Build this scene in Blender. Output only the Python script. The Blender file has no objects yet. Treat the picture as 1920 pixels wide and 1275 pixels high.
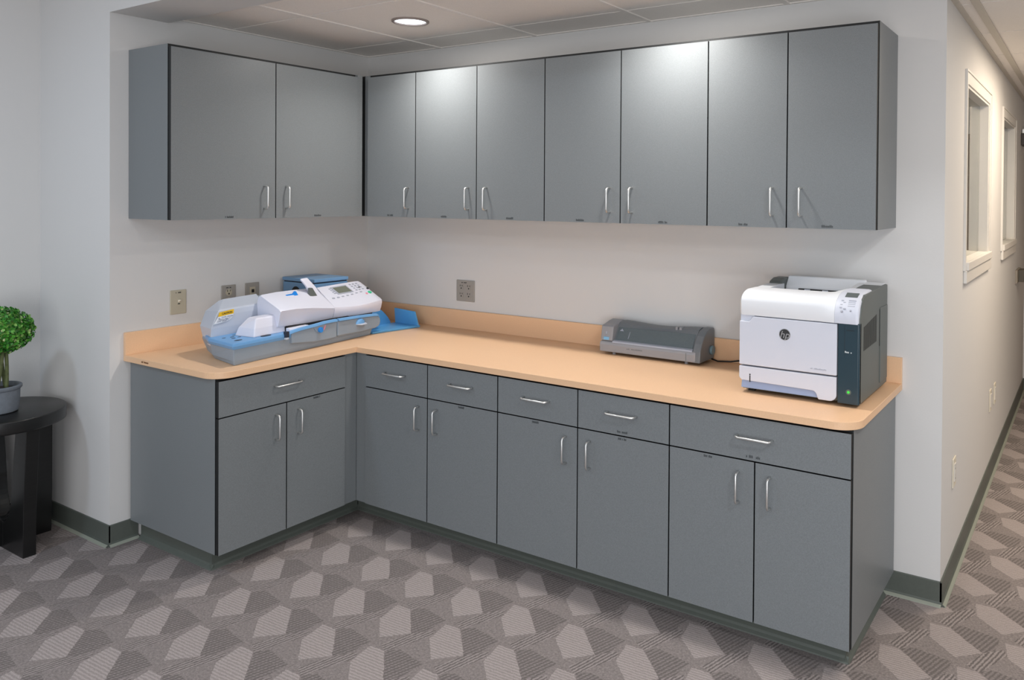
import bpy, bmesh, math, random
from mathutils import Vector, Matrix
random.seed(7)
C = bpy.context.scene.collection
PI = math.pi

# ------------------------------------------------------------------ helpers
def link(o, parent=None):
    C.objects.link(o)
    if parent is not None:
        o.parent = parent
    return o

def tag(o, label=None, cat=None, group=None, kind=None):
    if label: o['label'] = label
    if cat: o['category'] = cat
    if group: o['group'] = group
    if kind: o['kind'] = kind
    return o

def obj(name, bm, mats, parent=None, smooth=False, bevel=0, segs=2, auto=None):
    bmesh.ops.recalc_face_normals(bm, faces=bm.faces[:])
    me = bpy.data.meshes.new(name)
    bm.to_mesh(me); bm.free()
    if not isinstance(mats, (list, tuple)): mats = [mats]
    for m in mats: me.materials.append(m)
    if smooth:
        for p in me.polygons: p.use_smooth = True
        if auto:
            me.set_sharp_from_angle(angle=math.radians(auto))
    o = bpy.data.objects.new(name, me)
    link(o, parent)
    if bevel:
        b = o.modifiers.new('bevel', 'BEVEL'); b.width = bevel; b.segments = segs
        b.limit_method = 'ANGLE'; b.angle_limit = math.radians(40)
    return o

def thing(name, label, cat, loc=(0, 0, 0), rz=0, group=None):
    o = bpy.data.objects.new(name, None); link(o)
    o.location = loc; o.rotation_euler = (0, 0, rz); o.empty_display_size = .1
    return tag(o, label, cat, group)

def B(): return bmesh.new()

def box(bm, x0, y0, z0, x1, y1, z1, mi=0):
    v = [bm.verts.new(c) for c in ((x0,y0,z0),(x1,y0,z0),(x1,y1,z0),(x0,y1,z0),(x0,y0,z1),(x1,y0,z1),(x1,y1,z1),(x0,y1,z1))]
    fs = []
    for q in ((0,3,2,1),(4,5,6,7),(0,1,5,4),(1,2,6,5),(2,3,7,6),(3,0,4,7)):
        f = bm.faces.new([v[i] for i in q]); f.material_index = mi; fs.append(f)
    return fs   # bottom, top, -y, +x, +y, -x

def loft(bm, rings, cap=True, mi=0, closed=False):
    R = [[bm.verts.new(p) for p in r] for r in rings]
    n = len(R[0])
    pairs = list(zip(R, R[1:])) + ([(R[-1], R[0])] if closed else [])
    for a, b in pairs:
        for i in range(n):
            f = bm.faces.new((a[i], a[(i+1) % n], b[(i+1) % n], b[i])); f.material_index = mi
    if cap and not closed:
        f = bm.faces.new(R[0][::-1]); f.material_index = mi
        f = bm.faces.new(R[-1]); f.material_index = mi

def prism(bm, poly, axis, a, b, mi=0):
    def P(p, t):
        return {'x': (t, p[0], p[1]), 'y': (p[0], t, p[1]), 'z': (p[0], p[1], t)}[axis]
    loft(bm, [[P(p, a) for p in poly], [P(p, b) for p in poly]], mi=mi)

def tube(bm, pts, r, seg=8, mi=0, cap=True):
    pts = [Vector(p) for p in pts]; rings = []
    prev = None
    for i, p in enumerate(pts):
        t = ((pts[i+1] if i < len(pts)-1 else p) - (pts[i-1] if i else p)).normalized()
        if prev is None:
            a = Vector((0,0,1)) if abs(t.z) < .9 else Vector((1,0,0))
            n = t.cross(a).normalized()
        else:
            n = (prev - t*prev.dot(t)).normalized()
        prev = n; b = t.cross(n)
        rr = r[i] if isinstance(r, (list, tuple)) else r
        rings.append([p + (n*math.cos(2*PI*k/seg) + b*math.sin(2*PI*k/seg))*rr for k in range(seg)])
    loft(bm, rings, cap=cap, mi=mi)

def lathe(bm, prof, seg=40, c=(0,0,0), mi=0, closed=False, cap=True):
    rings = [[(c[0]+r*math.cos(2*PI*k/seg), c[1]+r*math.sin(2*PI*k/seg), c[2]+z) for k in range(seg)] for r, z in prof]
    loft(bm, rings, cap=cap, mi=mi, closed=closed)

def disc(bm, c, u, v, n, r, t, seg=28, mi=0):
    c, u, v, n = Vector(c), Vector(u), Vector(v), Vector(n)
    ring = [c + (u*math.cos(2*PI*k/seg) + v*math.sin(2*PI*k/seg))*r for k in range(seg)]
    loft(bm, [ring, [p + n*t for p in ring]], mi=mi)

def slab(bm, pts, n, t, mi=0):
    n = Vector(n); pts = [Vector(p) for p in pts]
    loft(bm, [pts, [p + n*t for p in pts]], mi=mi)

def text_bm(body, size, M, thick=.0004, shear=0):
    cu = bpy.data.curves.new('t', 'FONT'); cu.body = body; cu.size = size; cu.shear = shear
    cu.align_x = 'CENTER'; cu.align_y = 'CENTER'; cu.extrude = thick; cu.resolution_u = 3
    o = bpy.data.objects.new('t', cu); C.objects.link(o)
    bpy.context.view_layer.update()
    dg = bpy.context.evaluated_depsgraph_get()
    me = bpy.data.meshes.new_from_object(o.evaluated_get(dg))
    bm = B(); bm.from_mesh(me)
    bpy.data.objects.remove(o); bpy.data.curves.remove(cu); bpy.data.meshes.remove(me)
    bm.transform(M)
    return bm

def frame_M(o, u, v):
    u = Vector(u).normalized(); v = Vector(v); v = (v - u*u.dot(v)).normalized(); n = u.cross(v)
    return Matrix(((u.x, v.x, n.x, o[0]), (u.y, v.y, n.y, o[1]), (u.z, v.z, n.z, o[2]), (0,0,0,1)))

def marks(bm, x0, x1, z0, z1, f, n=9, seed=1):
    """a line of little letter-like blocks; f maps (x,z) -> slab corners"""
    rnd = random.Random(seed); w = (x1-x0)/n
    for i in range(n):
        if rnd.random() < .12: continue
        a = x0 + i*w; h = z0 + (z1-z0)*(1 if rnd.random() < .4 else .75)
        f(bm, a + w*.12, a + w*.85, z0, h)

# ------------------------------------------------------------------ materials
def srgb(r, g, b):
    f = lambda c: (c/255/12.92) if c/255 <= .04045 else ((c/255+.055)/1.055)**2.4
    return (f(r), f(g), f(b), 1)

def mat(name, col, rough=.5, metal=0, spec=.5, noise=0, nscale=200, bump=0, bscale=300, bdist=.001, coat=0, emit=None, estr=0, stretch=None):
    m = bpy.data.materials.new(name); m.use_nodes = True
    nt = m.node_tree; p = nt.nodes['Principled BSDF']
    p.inputs['Base Color'].default_value = col
    p.inputs['Roughness'].default_value = rough
    p.inputs['Metallic'].default_value = metal
    p.inputs['Specular IOR Level'].default_value = spec
    p.inputs['Coat Weight'].default_value = coat
    if emit:
        p.inputs['Emission Color'].default_value = emit; p.inputs['Emission Strength'].default_value = estr
    if noise or bump:
        tc = nt.nodes.new('ShaderNodeTexCoord'); src = tc.outputs['Object']
        if stretch:
            mp = nt.nodes.new('ShaderNodeMapping'); mp.inputs['Scale'].default_value = stretch
            nt.links.new(src, mp.inputs[0]); src = mp.outputs[0]
    if noise:
        n = nt.nodes.new('ShaderNodeTexNoise'); n.inputs['Scale'].default_value = nscale; n.inputs['Detail'].default_value = 4
        nt.links.new(src, n.inputs['Vector'])
        r = nt.nodes.new('ShaderNodeMapRange'); r.inputs[1].default_value = .25; r.inputs[2].default_value = .75
        r.inputs[3].default_value = 1-noise; r.inputs[4].default_value = 1+noise
        nt.links.new(n.outputs['Fac'], r.inputs[0])
        mx = nt.nodes.new('ShaderNodeVectorMath'); mx.operation = 'SCALE'; mx.inputs[0].default_value = col[:3]
        nt.links.new(r.outputs[0], mx.inputs['Scale']); nt.links.new(mx.outputs[0], p.inputs['Base Color'])
    if bump:
        n2 = nt.nodes.new('ShaderNodeTexNoise'); n2.inputs['Scale'].default_value = bscale; n2.inputs['Detail'].default_value = 3
        nt.links.new(src, n2.inputs['Vector'])
        b = nt.nodes.new('ShaderNodeBump'); b.inputs['Strength'].default_value = bump; b.inputs['Distance'].default_value = bdist
        nt.links.new(n2.outputs['Fac'], b.inputs['Height']); nt.links.new(b.outputs[0], p.inputs['Normal'])
    return m

M_wall = mat('wall_paint', srgb(214, 212, 210), .75, spec=.25, bump=.12, bscale=160, bdist=.002)
M_white = mat('white_trim_paint', srgb(217, 213, 207), .45)
M_ceil = mat('ceiling_tile', srgb(240, 234, 228), .95, spec=.1, noise=.05, nscale=260, bump=.25, bscale=420, bdist=.002)
M_grid = mat('ceiling_grid_white', srgb(236, 230, 224), .6)
M_grid2 = mat('hall_grid', srgb(200, 193, 182), .6)
M_lam = mat('grey_laminate', srgb(120, 124, 126), .40, spec=.45, noise=.16, nscale=420)
M_dark = mat('dark_edge', srgb(22, 24, 25), .6)
M_ctr = mat('peach_laminate', srgb(230, 189, 151), .42, spec=.35, noise=.045, nscale=240)
M_metal = mat('brushed_nickel', srgb(222, 222, 220), .40, metal=1, noise=.03, nscale=300)
M_base = mat('cove_rubber', srgb(90, 95, 89), .45, spec=.4, noise=.05, nscale=90)
M_tag = mat('faded_print', srgb(70, 74, 76), .6)
M_toe = mat('cove_toe_edge', srgb(146, 150, 138), .55)
M_text = mat('black_print', srgb(45, 46, 48), .6)
M_brown = mat('brown_print', srgb(120, 82, 52), .6)
M_plate = mat('almond_plastic', srgb(186, 178, 158), .45)
M_plateg = mat('grey_plastic_plate', srgb(158, 153, 146), .45)
M_slot = mat('slot_black', srgb(18, 18, 18), .6)
M_ivory = mat('ivory_plastic', srgb(222, 214, 196), .4)
M_pwhite = mat('printer_white', srgb(228, 230, 234), .38, spec=.22)
M_pwhite2 = mat('printer_white_matt', srgb(208, 211, 222), .4, bump=.06, bscale=900, bdist=.0005)
M_pdark = mat('printer_dark', srgb(92, 97, 94), .45, noise=.06, nscale=600)
M_pteal = mat('printer_column', srgb(42, 62, 72), .25, spec=.5)
M_pblue = mat('tray_recess', srgb(150, 165, 196), .4)
M_lcd = mat('display_grey', srgb(98, 104, 104), .15)
M_led = mat('green_light', srgb(50, 170, 60), .3, emit=srgb(70, 220, 70), estr=.6)
M_key = mat('pale_print', srgb(205, 212, 214), .5)
M_silver = mat('emblem_silver', srgb(190, 190, 192), .3, metal=.6)
M_pch = mat('puncher_grey', srgb(112, 116, 120), .42, noise=.05, nscale=500)
M_pch2 = mat('puncher_light', srgb(146, 146, 150), .38, noise=.04, nscale=500)
M_pchd = mat('puncher_window', srgb(96, 106, 110), .2, noise=.06, nscale=120)
M_pchb = mat('pale_blue_button', srgb(120, 176, 214), .35)
M_knob = mat('puncher_knob', srgb(108, 132, 142), .4)
M_fgrey = mat('machine_grey', srgb(138, 152, 166), .4, noise=.03, nscale=500)
M_fblue = mat('machine_blue', srgb(108, 162, 212), .38)
M_fwhite = mat('machine_white', srgb(222, 222, 234), .38)
M_fpale = mat('machine_pale', srgb(188, 194, 206), .4)
M_fbright = mat('bright_blue', srgb(28, 134, 222), .3)
M_fdark = mat('slot_dark_blue', srgb(30, 40, 58), .5)
M_tray = mat('tray_blue', srgb(92, 164, 218), .35)
M_bbox = mat('steel_blue', srgb(112, 152, 190), .4, noise=.03, nscale=300)
M_yel = mat('caution_yellow', srgb(240, 190, 20), .5)
M_lab = mat('label_white', srgb(228, 230, 234), .5)
M_green = mat('key_green', srgb(60, 200, 150), .4)
M_pink = mat('key_pink', srgb(226, 140, 156), .4)
M_key2 = mat('key_grey', srgb(168, 172, 184), .5)
M_lcd2 = mat('display_olive', srgb(120, 124, 112), .2)
M_wood = mat('black_wood', srgb(22, 22, 22), .32, spec=.5, noise=.25, nscale=14, stretch=(1, 1, 8))
M_pot = mat('grey_pot', srgb(112, 118, 126), .8, noise=.10, nscale=60, bump=.3, bscale=180)
M_soil = mat('dark_soil', srgb(48, 42, 36), .95, noise=.4, nscale=150)
M_stem = mat('green_stem', srgb(88, 96, 58), .75, noise=.3, nscale=70)
M_cord = mat('black_cord', srgb(24, 22, 22), .5)
M_lens = mat('lamp_lens', srgb(240, 244, 255), .3, emit=(.86, .93, 1, 1), estr=2.0)
M_refl = mat('can_reflector', srgb(215, 215, 218), .25, metal=.7)
M_ring = mat('light_trim', srgb(150, 138, 132), .5)
M_bronze = mat('dark_bronze', srgb(64, 56, 50), .45)
M_boxd = mat('wall_box_dark', srgb(84, 78, 68), .5)
M_boxl = mat('wall_box_light', srgb(150, 142, 130), .5)
M_door = mat('brown_door', srgb(120, 92, 68), .5, noise=.15, nscale=8, stretch=(1, 12, 1))

def leaf_material():
    m = bpy.data.materials.new('boxwood_leaf'); m.use_nodes = True; nt = m.node_tree
    p = nt.nodes['Principled BSDF']; p.inputs['Roughness'].default_value = .5
    g = nt.nodes.new('ShaderNodeNewGeometry'); r = nt.nodes.new('ShaderNodeValToRGB')
    e = r.color_ramp.elements
    e[0].position = 0; e[0].color = srgb(30, 92, 22)
    e[1].position = 1; e[1].color = srgb(206, 212, 160)
    for pos, c in ((.35, (44, 122, 28)), (.75, (84, 160, 48)), (.95, (140, 184, 92))):
        x = e.new(pos); x.color = srgb(*c)
    nt.links.new(g.outputs['Random Per Island'], r.inputs[0]); nt.links.new(r.outputs[0], p.inputs['Base Color'])
    return m
M_leaf = leaf_material()

def glass_material():
    m = bpy.data.materials.new('window_glass'); m.use_nodes = True; nt = m.node_tree
    p = nt.nodes['Principled BSDF']; p.inputs['Base Color'].default_value = (.86, .9, .86, 1)
    p.inputs['Roughness'].default_value = .04; p.inputs['Transmission Weight'].default_value = 1; p.inputs['IOR'].default_value = 1.45
    return m
M_glass = glass_material()

class NB:
    """small node-maths builder"""
    def __init__(s, nt): s.nt = nt
    def m(s, op, a, b=None, c=None):
        n = s.nt.nodes.new('ShaderNodeMath'); n.operation = op
        for i, v in enumerate((a, b, c)):
            if v is None: continue
            if isinstance(v, (int, float)): n.inputs[i].default_value = v
            else: s.nt.links.new(v, n.inputs[i])
        return n.outputs[0]

def carpet_material():
    m = bpy.data.materials.new('patterned_carpet'); m.use_nodes = True; nt = m.node_tree; nb = NB(nt)
    p = nt.nodes['Principled BSDF']; p.inputs['Roughness'].default_value = .95; p.inputs['Specular IOR Level'].default_value = .08
    tc = nt.nodes.new('ShaderNodeTexCoord')
    wob = nt.nodes.new('ShaderNodeTexNoise'); wob.inputs['Scale'].default_value = 90; wob.inputs['Detail'].default_value = 2
    nt.links.new(tc.outputs['Object'], wob.inputs['Vector'])
    sc = nt.nodes.new('ShaderNodeVectorMath'); sc.operation = 'MULTIPLY_ADD'
    sc.inputs[1].default_value = (.010, .010, 0); nt.links.new(wob.outputs['Color'], sc.inputs[0])
    nt.links.new(tc.outputs['Object'], sc.inputs[2])
    sp = nt.nodes.new('ShaderNodeSeparateXYZ'); nt.links.new(sc.outputs[0], sp.inputs[0])
    X, Y = sp.outputs[0], sp.outputs[1]
    AX = .2425
    def poly(pts):
        cx = sum(q[0] for q in pts)/len(pts); cy = sum(q[1] for q in pts)/len(pts)
        area = sum(pts[i][0]*pts[(i+1) % len(pts)][1] - pts[(i+1) % len(pts)][0]*pts[i][1] for i in range(len(pts)))
        if area < 0: pts = pts[::-1]
        masks = []
        for k in (0, 1):
            ox = 1.2535 + k*AX/2 + cx; oy = -1.1985 + k*AX + cy
            u = nb.m('WRAP', nb.m('SUBTRACT', X, ox), AX/2, -AX/2)
            v = nb.m('WRAP', nb.m('SUBTRACT', Y, oy), AX, -AX)
            d = None
            for i in range(len(pts)):
                x0, y0 = pts[i][0]-cx, pts[i][1]-cy; x1, y1 = pts[(i+1) % len(pts)][0]-cx, pts[(i+1) % len(pts)][1]-cy
                ex, ey = x1-x0, y1-y0; l = math.hypot(ex, ey); nx, ny = -ey/l, ex/l
                t = nb.m('ADD', nb.m('MULTIPLY_ADD', u, nx, -(nx*x0+ny*y0)), nb.m('MULTIPLY', v, ny))
                d = t if d is None else nb.m('MINIMUM', d, t)
            masks.append(nb.m('GREATER_THAN', d, 0.0))
        return nb.m('MAXIMUM', *masks)
    A = poly([(-.083, .085), (-.02, .088), (.1, -.027), (.025, -.104), (-.066, -.017)])
    S = poly([(.027, -.110), (.102, -.026), (.14, .075), (.172, .0), (.106, -.156)])
    D = poly([(-.018, .092), (.02, .124), (.142, .104), (.132, -.01), (.102, -.03)])
    def stripes(dx, dy, period, sharp):
        l = math.hypot(dx, dy); nx, ny = -dy/l, dx/l
        t = nb.m('ADD', nb.m('MULTIPLY', X, nx*2*PI/period), nb.m('MULTIPLY', Y, ny*2*PI/period))
        return nb.m('MULTIPLY_ADD', nb.m('SINE', t), .5*sharp, .5)
    sA = stripes(1, .05, .0125, 1); sS = stripes(.25, .97, .0125, 1); sD = stripes(.3, .95, .0145, 1)
    sD2 = stripes(1, .1, .011, 1)
    nz = nt.nodes.new('ShaderNodeTexNoise'); nz.inputs['Scale'].default_value = 330; nz.inputs['Detail'].default_value = 3
    nt.links.new(tc.outputs['Object'], nz.inputs['Vector'])
    nf = nz.outputs['Fac']
    vA = nb.m('MULTIPLY_ADD', sA, .09, .245)
    vS = nb.m('MULTIPLY_ADD', sS, .17, .115)
    vD = nb.m('MULTIPLY_ADD', nb.m('MULTIPLY', sD, nb.m('MULTIPLY_ADD', sD2, .6, .4)), .11, .125)
    n2 = nt.nodes.new('ShaderNodeTexNoise'); n2.inputs['Scale'].default_value = 120; n2.inputs['Detail'].default_value = 2
    nt.links.new(tc.outputs['Object'], n2.inputs['Vector'])
    vC = nb.m('MULTIPLY_ADD', n2.outputs['Fac'], .20, .105)
    def mixv(f, a, b):
        return nb.m('ADD', nb.m('MULTIPLY', a, nb.m('SUBTRACT', 1.0, f)), nb.m('MULTIPLY', b, f))
    v = mixv(A, mixv(S, mixv(D, vC, vD), vS), vA)
    v = nb.m('MULTIPLY', v, nb.m('MULTIPLY_ADD', nf, 1.0, .5))
    cb = nt.nodes.new('ShaderNodeCombineXYZ')
    nt.links.new(nb.m('MULTIPLY', v, 1.20), cb.inputs[0]); nt.links.new(nb.m('MULTIPLY', v, 1.045), cb.inputs[1]); nt.links.new(nb.m('MULTIPLY', v, 1.0), cb.inputs[2])
    nt.links.new(cb.outputs[0], p.inputs['Base Color'])
    b = nt.nodes.new('ShaderNodeBump'); b.inputs['Strength'].default_value = .5; b.inputs['Distance'].default_value = .002
    nt.links.new(v, b.inputs['Height']); nt.links.new(b.outputs[0], p.inputs['Normal'])
    return m
M_carpet = carpet_material()

# ------------------------------------------------------------------ measured layout (metres)
XW = 3.116                      # outer corner, hall wall plane
ZC, ZCB = .823, .797            # counter top / underside
ZH = 2.316; ZCL = 2.341; ZHALL = 2.303; ZMAIN = 2.72
YL = -1.45                      # plane of the wall end left of the alcove
XL = -.638
YE = 4.08
DU, DB = .329, .670             # door faces, upper and base
ZUB, ZUT = 1.4226, 2.1641

def struct(name, bm, m, parent=None, **k):
    o = obj(name, bm, m, parent, **k)
    if parent is None: o['kind'] = 'structure'
    return o

# ------------------------------------------------------------------ room shell
b = B(); box(b, -1.0, -6.5, -.06, 5.2, YE+.12, 0); struct('floor', b, M_carpet)
b = B(); box(b, -.15, 0, 0, XW, .12, ZMAIN); struct('wall_back', b, M_wall)
b = B(); box(b, -.15, YL, 0, 0, 0, ZMAIN); struct('wall_left', b, M_wall)
b = B(); box(b, XL, YL, 0, -.15, YL+.12, ZMAIN); struct('wall_front', b, M_wall)
b = B(); box(b, XL-.12, -6.4, 0, XL, YL+.12, ZMAIN); struct('wall_side', b, M_wall)
b = B(); box(b, 0, YL, ZH, 5.2, -1.194, ZMAIN); struct('wall_header', b, M_wall)
W1 = (.575, 1.43, 1.255, 2.037); W2 = (2.19, 3.0, 1.255, 2.037)
b = B()
x0, x1 = XW-.12, XW
for ya, yb in ((.12, W1[0]), (W1[1], W2[0]), (W2[1], YE)): box(b, x0, ya, 0, x1, yb, ZMAIN)
for w in (W1, W2):
    box(b, x0, w[0], 0, x1, w[1], w[2]); box(b, x0, w[0], w[3], x1, w[1], ZMAIN)
struct('wall_hall', b, M_wall)
b = B(); box(b, XW-.12, YE, 0, 5.2, YE+.12, ZMAIN); struct('wall_end', b, M_wall)
b = B(); box(b, 4.75, .4, 0, 4.87, YE, ZMAIN); struct('wall_right', b, M_wall)
# office seen dimly through the hall windows
b = B(); box(b, 1.0, .12, 0, 1.1, YE, ZMAIN); struct('wall_office', b, M_wall)

def grid_ceiling(name, z, x0, x1, y0, y1, gx, gy, thick=.03, tee=.022, gm=None):
    b = B(); ys = [y0] + sorted(y for y in gy if y0 < y < y1) + [y1]; gp = .0055
    for i, (ya, yb) in enumerate(zip(ys, ys[1:])):      # shadow gap along the cross joints
        box(b, x0, ya + (gp if i else 0), z, x1, yb - (gp if i < len(ys)-2 else 0), z+thick)
    o = struct(name, b, M_ceil)
    b = B()
    for x in gx:
        if x0 < x < x1: box(b, x-tee/2, y0, z-.005, x+tee/2, y1, z+.001)
    for y in gy:
        if y0 < y < y1: box(b, x0, y-gp-.001, z+.012, x1, y+gp+.001, z+thick)
    obj('ceiling_grid', b, gm or M_grid, o)
    return o
T = .6448
ca = grid_ceiling('ceiling', ZCL, 0, 5.2, -1.194, 0, [.5733+k*T for k in range(8)], [-.241-k*T for k in range(2)])
b = B()
box(b, 0, -.016, ZCL-.004, 4.0, 0, ZCL+.001); box(b, 0, -1.194, ZCL-.004, .016, -.016, ZCL+.001)
obj('wall_angle', b, M_grid, ca)
ch = grid_ceiling('ceiling_hall', ZHALL, XW, 5.2, 0, YE, [3.192+k*T for k in range(3)], [.216+k*T for k in range(7)], thick=.06, tee=.03, gm=M_grid2)
b = B(); box(b, XW, 0, ZHALL-.006, XW+.022, YE, ZHALL+.001); obj('wall_angle', b, M_grid2, ch)
b = B(); box(b, XL-.12, -6.4, ZMAIN, 5.2, YE+.12, ZMAIN+.06); struct('ceiling_main', b, M_ceil)

# cove baseboards
def cove(name, p0, p1, n):
    """rubber cove base from p0 to p1 on a wall with outward normal n"""
    prof = ((0, .0915), (.0045, .0915), (.006, .089), (.006, .016), (.009, .009), (.016, .004), (.018, .0), (0, 0))
    b = B(); n = Vector((n[0], n[1], 0))
    loft(b, [[Vector((p[0], p[1], 0)) + n*q[0] + Vector((0, 0, q[1])) for q in prof] for p in (p0, p1)])
    o = struct(name, b, M_base)
    b = B(); q2 = ((.0172, .0), (.0215, .0), (.0205, .0025), (.0155, .0068), (.0115, .0098), (.0095, .0085))
    loft(b, [[Vector((p[0], p[1], 0)) + n*q[0] + Vector((0, 0, q[1])) for q in q2] for p in (p0, p1)])
    obj('toe_strip', b, M_toe, o)
    return o
cove('baseboard_left', (0, YL-.006), (0, -1.3308), (1, 0))
cove('baseboard_front', (XL, YL), (.006, YL), (0, -1))
cove('baseboard_side', (XL, -6.3), (XL, YL), (1, 0))
cove('baseboard_back', (2.915, 0), (XW+.006, 0), (0, -1))
cove('baseboard_hall', (XW, -.006), (XW, YE), (1, 0))
cove('baseboard_end', (XW, YE), (4.7, YE), (0, -1))

# hall windows
def window(name, w):
    root = bpy.data.objects.new(name, None); link(root); root.location = (XW, w[0], w[2]); root['kind'] = 'structure'
    W, H = w[1]-w[0], w[3]-w[2]; c = .05
    b = B()
    box(b, 0, -c, -.03, .006, 0, H+c); box(b, 0, W, -.03, .006, W+c, H+c); box(b, 0, 0, H, .006, W, H+c)
    for a, e in ((-c-.008, -c), (W+c, W+c+.008)): box(b, 0, a, -.03, .010, e, H+c+.008)
    box(b, 0, -c, H+c, .010, W+c, H+c+.008)
    obj('casing', b, M_white, root)
    b = B()
    box(b, -.12, 0, 0, 0, .012, H); box(b, -.12, W-.012, 0, 0, W, H); box(b, -.12, .012, H-.012, 0, W-.012, H)
    box(b, -.075, .012, 0, -.05, .03, H-.012); box(b, -.075, W-.03, 0, -.05, W-.012, H-.012)
    obj('jamb', b, M_white, root)
    b = B(); box(b, -.115, .0, -.0, .0, W, .006); box(b, 0, -.03, -.03, .020, W+.03, .006); box(b, 0, -c, -.085, .014, W+c, -.03)
    obj('window_sill', b, M_white, root, bevel=.003)
    b = B(); box(b, -.048, .012, 0, -.042, W-.012, H-.012); obj('window_pane', b, M_glass, root)
    return root
window('window_1', W1); window('window_2', W2)

# door at the far end of the hall
d = bpy.data.objects.new('door_1', None); link(d); d.location = (XW+.03, YE, 0); d['kind'] = 'structure'
b = B(); box(b, 0, -.02, .0, .05, 0, 2.08); box(b, .95, -.02, 0, 1.0, 0, 2.08); box(b, .05, -.02, 2.03, .95, 0, 2.08)
obj('door_frame', b, M_door, d)
b = B(); box(b, .052, -.012, .01, .948, 0, 2.028); obj('door_panel', b, M_door, d)
for z in (.3, 1.0, 1.75):
    b = B(); box(b, .042, -.026, z, .06, -.012, z+.1); obj('hinge', b, M_bronze, d)

# ------------------------------------------------------------------ handles, labels, doors, drawers
def handle_mesh(L=.104, r=.0042, out=.03):
    b = B()
    pts = [(0, 0, -L/2), (0, -out*.55, -L/2), (0, -out*.88, -L/2+.004), (0, -out, -L/2+.012),
           (0, -out, 0), (0, -out, L/2-.012), (0, -out*.88, L/2-.004), (0, -out*.55, L/2), (0, 0, L/2)]
    tube(b, pts, r, 10)
    bmesh.ops.recalc_face_normals(b, faces=b.faces[:])
    me = bpy.data.meshes.new('handle'); b.to_mesh(me); b.free(); me.materials.append(M_metal)
    for p in me.polygons: p.use_smooth = True
    return me
H_MESH = handle_mesh(); HD_MESH = handle_mesh(.124)

def panel(name, parent, x0, x1, z0, z1, yf, handle=None, lab=None, th=.019, horiz=False):
    """door or drawer front facing -y, dark edge banding; handle=(x,z), lab=(x,z,width)"""
    b = B(); f = box(b, x0, yf, z0, x1, yf+th, z1)
    for i in (0, 1, 3, 5): f[i].material_index = 1
    o = obj(name, b, [M_lam, M_dark], parent)
    if handle:
        h = bpy.data.objects.new('handle', HD_MESH if horiz else H_MESH); link(h, o)
        h.location = (handle[0], yf, handle[1])
        if horiz: h.rotation_euler = (0, PI/2, 0)
    if lab:
        b = B(); x, z, w = lab
        marks(b, x-w/2, x+w/2, z-.0045, z+.0045, lambda bm, a, e, p, q: box(bm, a, yf-.0007, p, e, yf+.0005, q), n=10, seed=int(x*1000))
        obj('label_text', b, M_tag, o)
    return o

G = .0024   # half gap between fronts
def upper(label, loc, rz, W, doors, filler=None, end=False, hid=0, rec=.004):
    """local x runs along the wall, door faces at y=-DU"""
    t = thing('wall_cabinet', label, 'cabinet', loc, rz, 'grey wall cabinets over the counter')
    H = ZUT-ZUB
    b = B(); f = box(b, hid, -DU+.0205, 0, W, -.002, H); f[2].material_index = 1
    obj('carcass', b, [M_lam, M_dark], t)
    for (a, e, hx, lx) in doors:
        panel('door', t, a+G, e-G, .0, H-.0125, -DU, (hx, .0975+.0), (lx, .0095, .042))
    if filler:
        b = B(); box(b, filler[0], -DU+rec, 0, filler[1], -DU+.0205, H-.001); obj('filler_strip', b, M_lam, t)
    return t

HO = .049
# left run (faces +x): local x = world y, local -y = world +x  -> rotate +90 about z
upper('grey two-door wall cabinet hung on the left wall above the mailing machine', (0, -1.371, ZUB), PI/2, 1.371-.33,
      [(.0, .5085, .5085-.062, .27), (.5085, 1.0034, .5085+.056, .75)], filler=(1.0040, 1.0375))
# back run
upper('narrow single-door grey wall cabinet in the corner of the two walls', (0, 0, ZUB), 0, .7075,
      [(.359, .7077, .659, .53)], filler=(.3235, .3575), hid=.002, rec=.0165)
upper('grey two-door wall cabinet above the four-socket outlet, beside the narrow corner one', (.7080, 0, ZUB), 0, 1.5048-.708,
      [(0, .3996, .3505, .19), (.3996, .797, .463, .601)])
upper('grey two-door wall cabinet in the middle of the back wall, above the hole punch', (1.5053, 0, ZUB), 0, 2.2974-1.5053,
      [(0, .3948, .343, .192), (.3948, .792, .451, .596)])
upper('grey two-door wall cabinet at the open right end, above the laser printer', (2.2978, 0, ZUB), 0, 2.943-2.2978,
      [(0, .3210, .267, .152), (.3210, .6452, .376, .473)])

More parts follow.
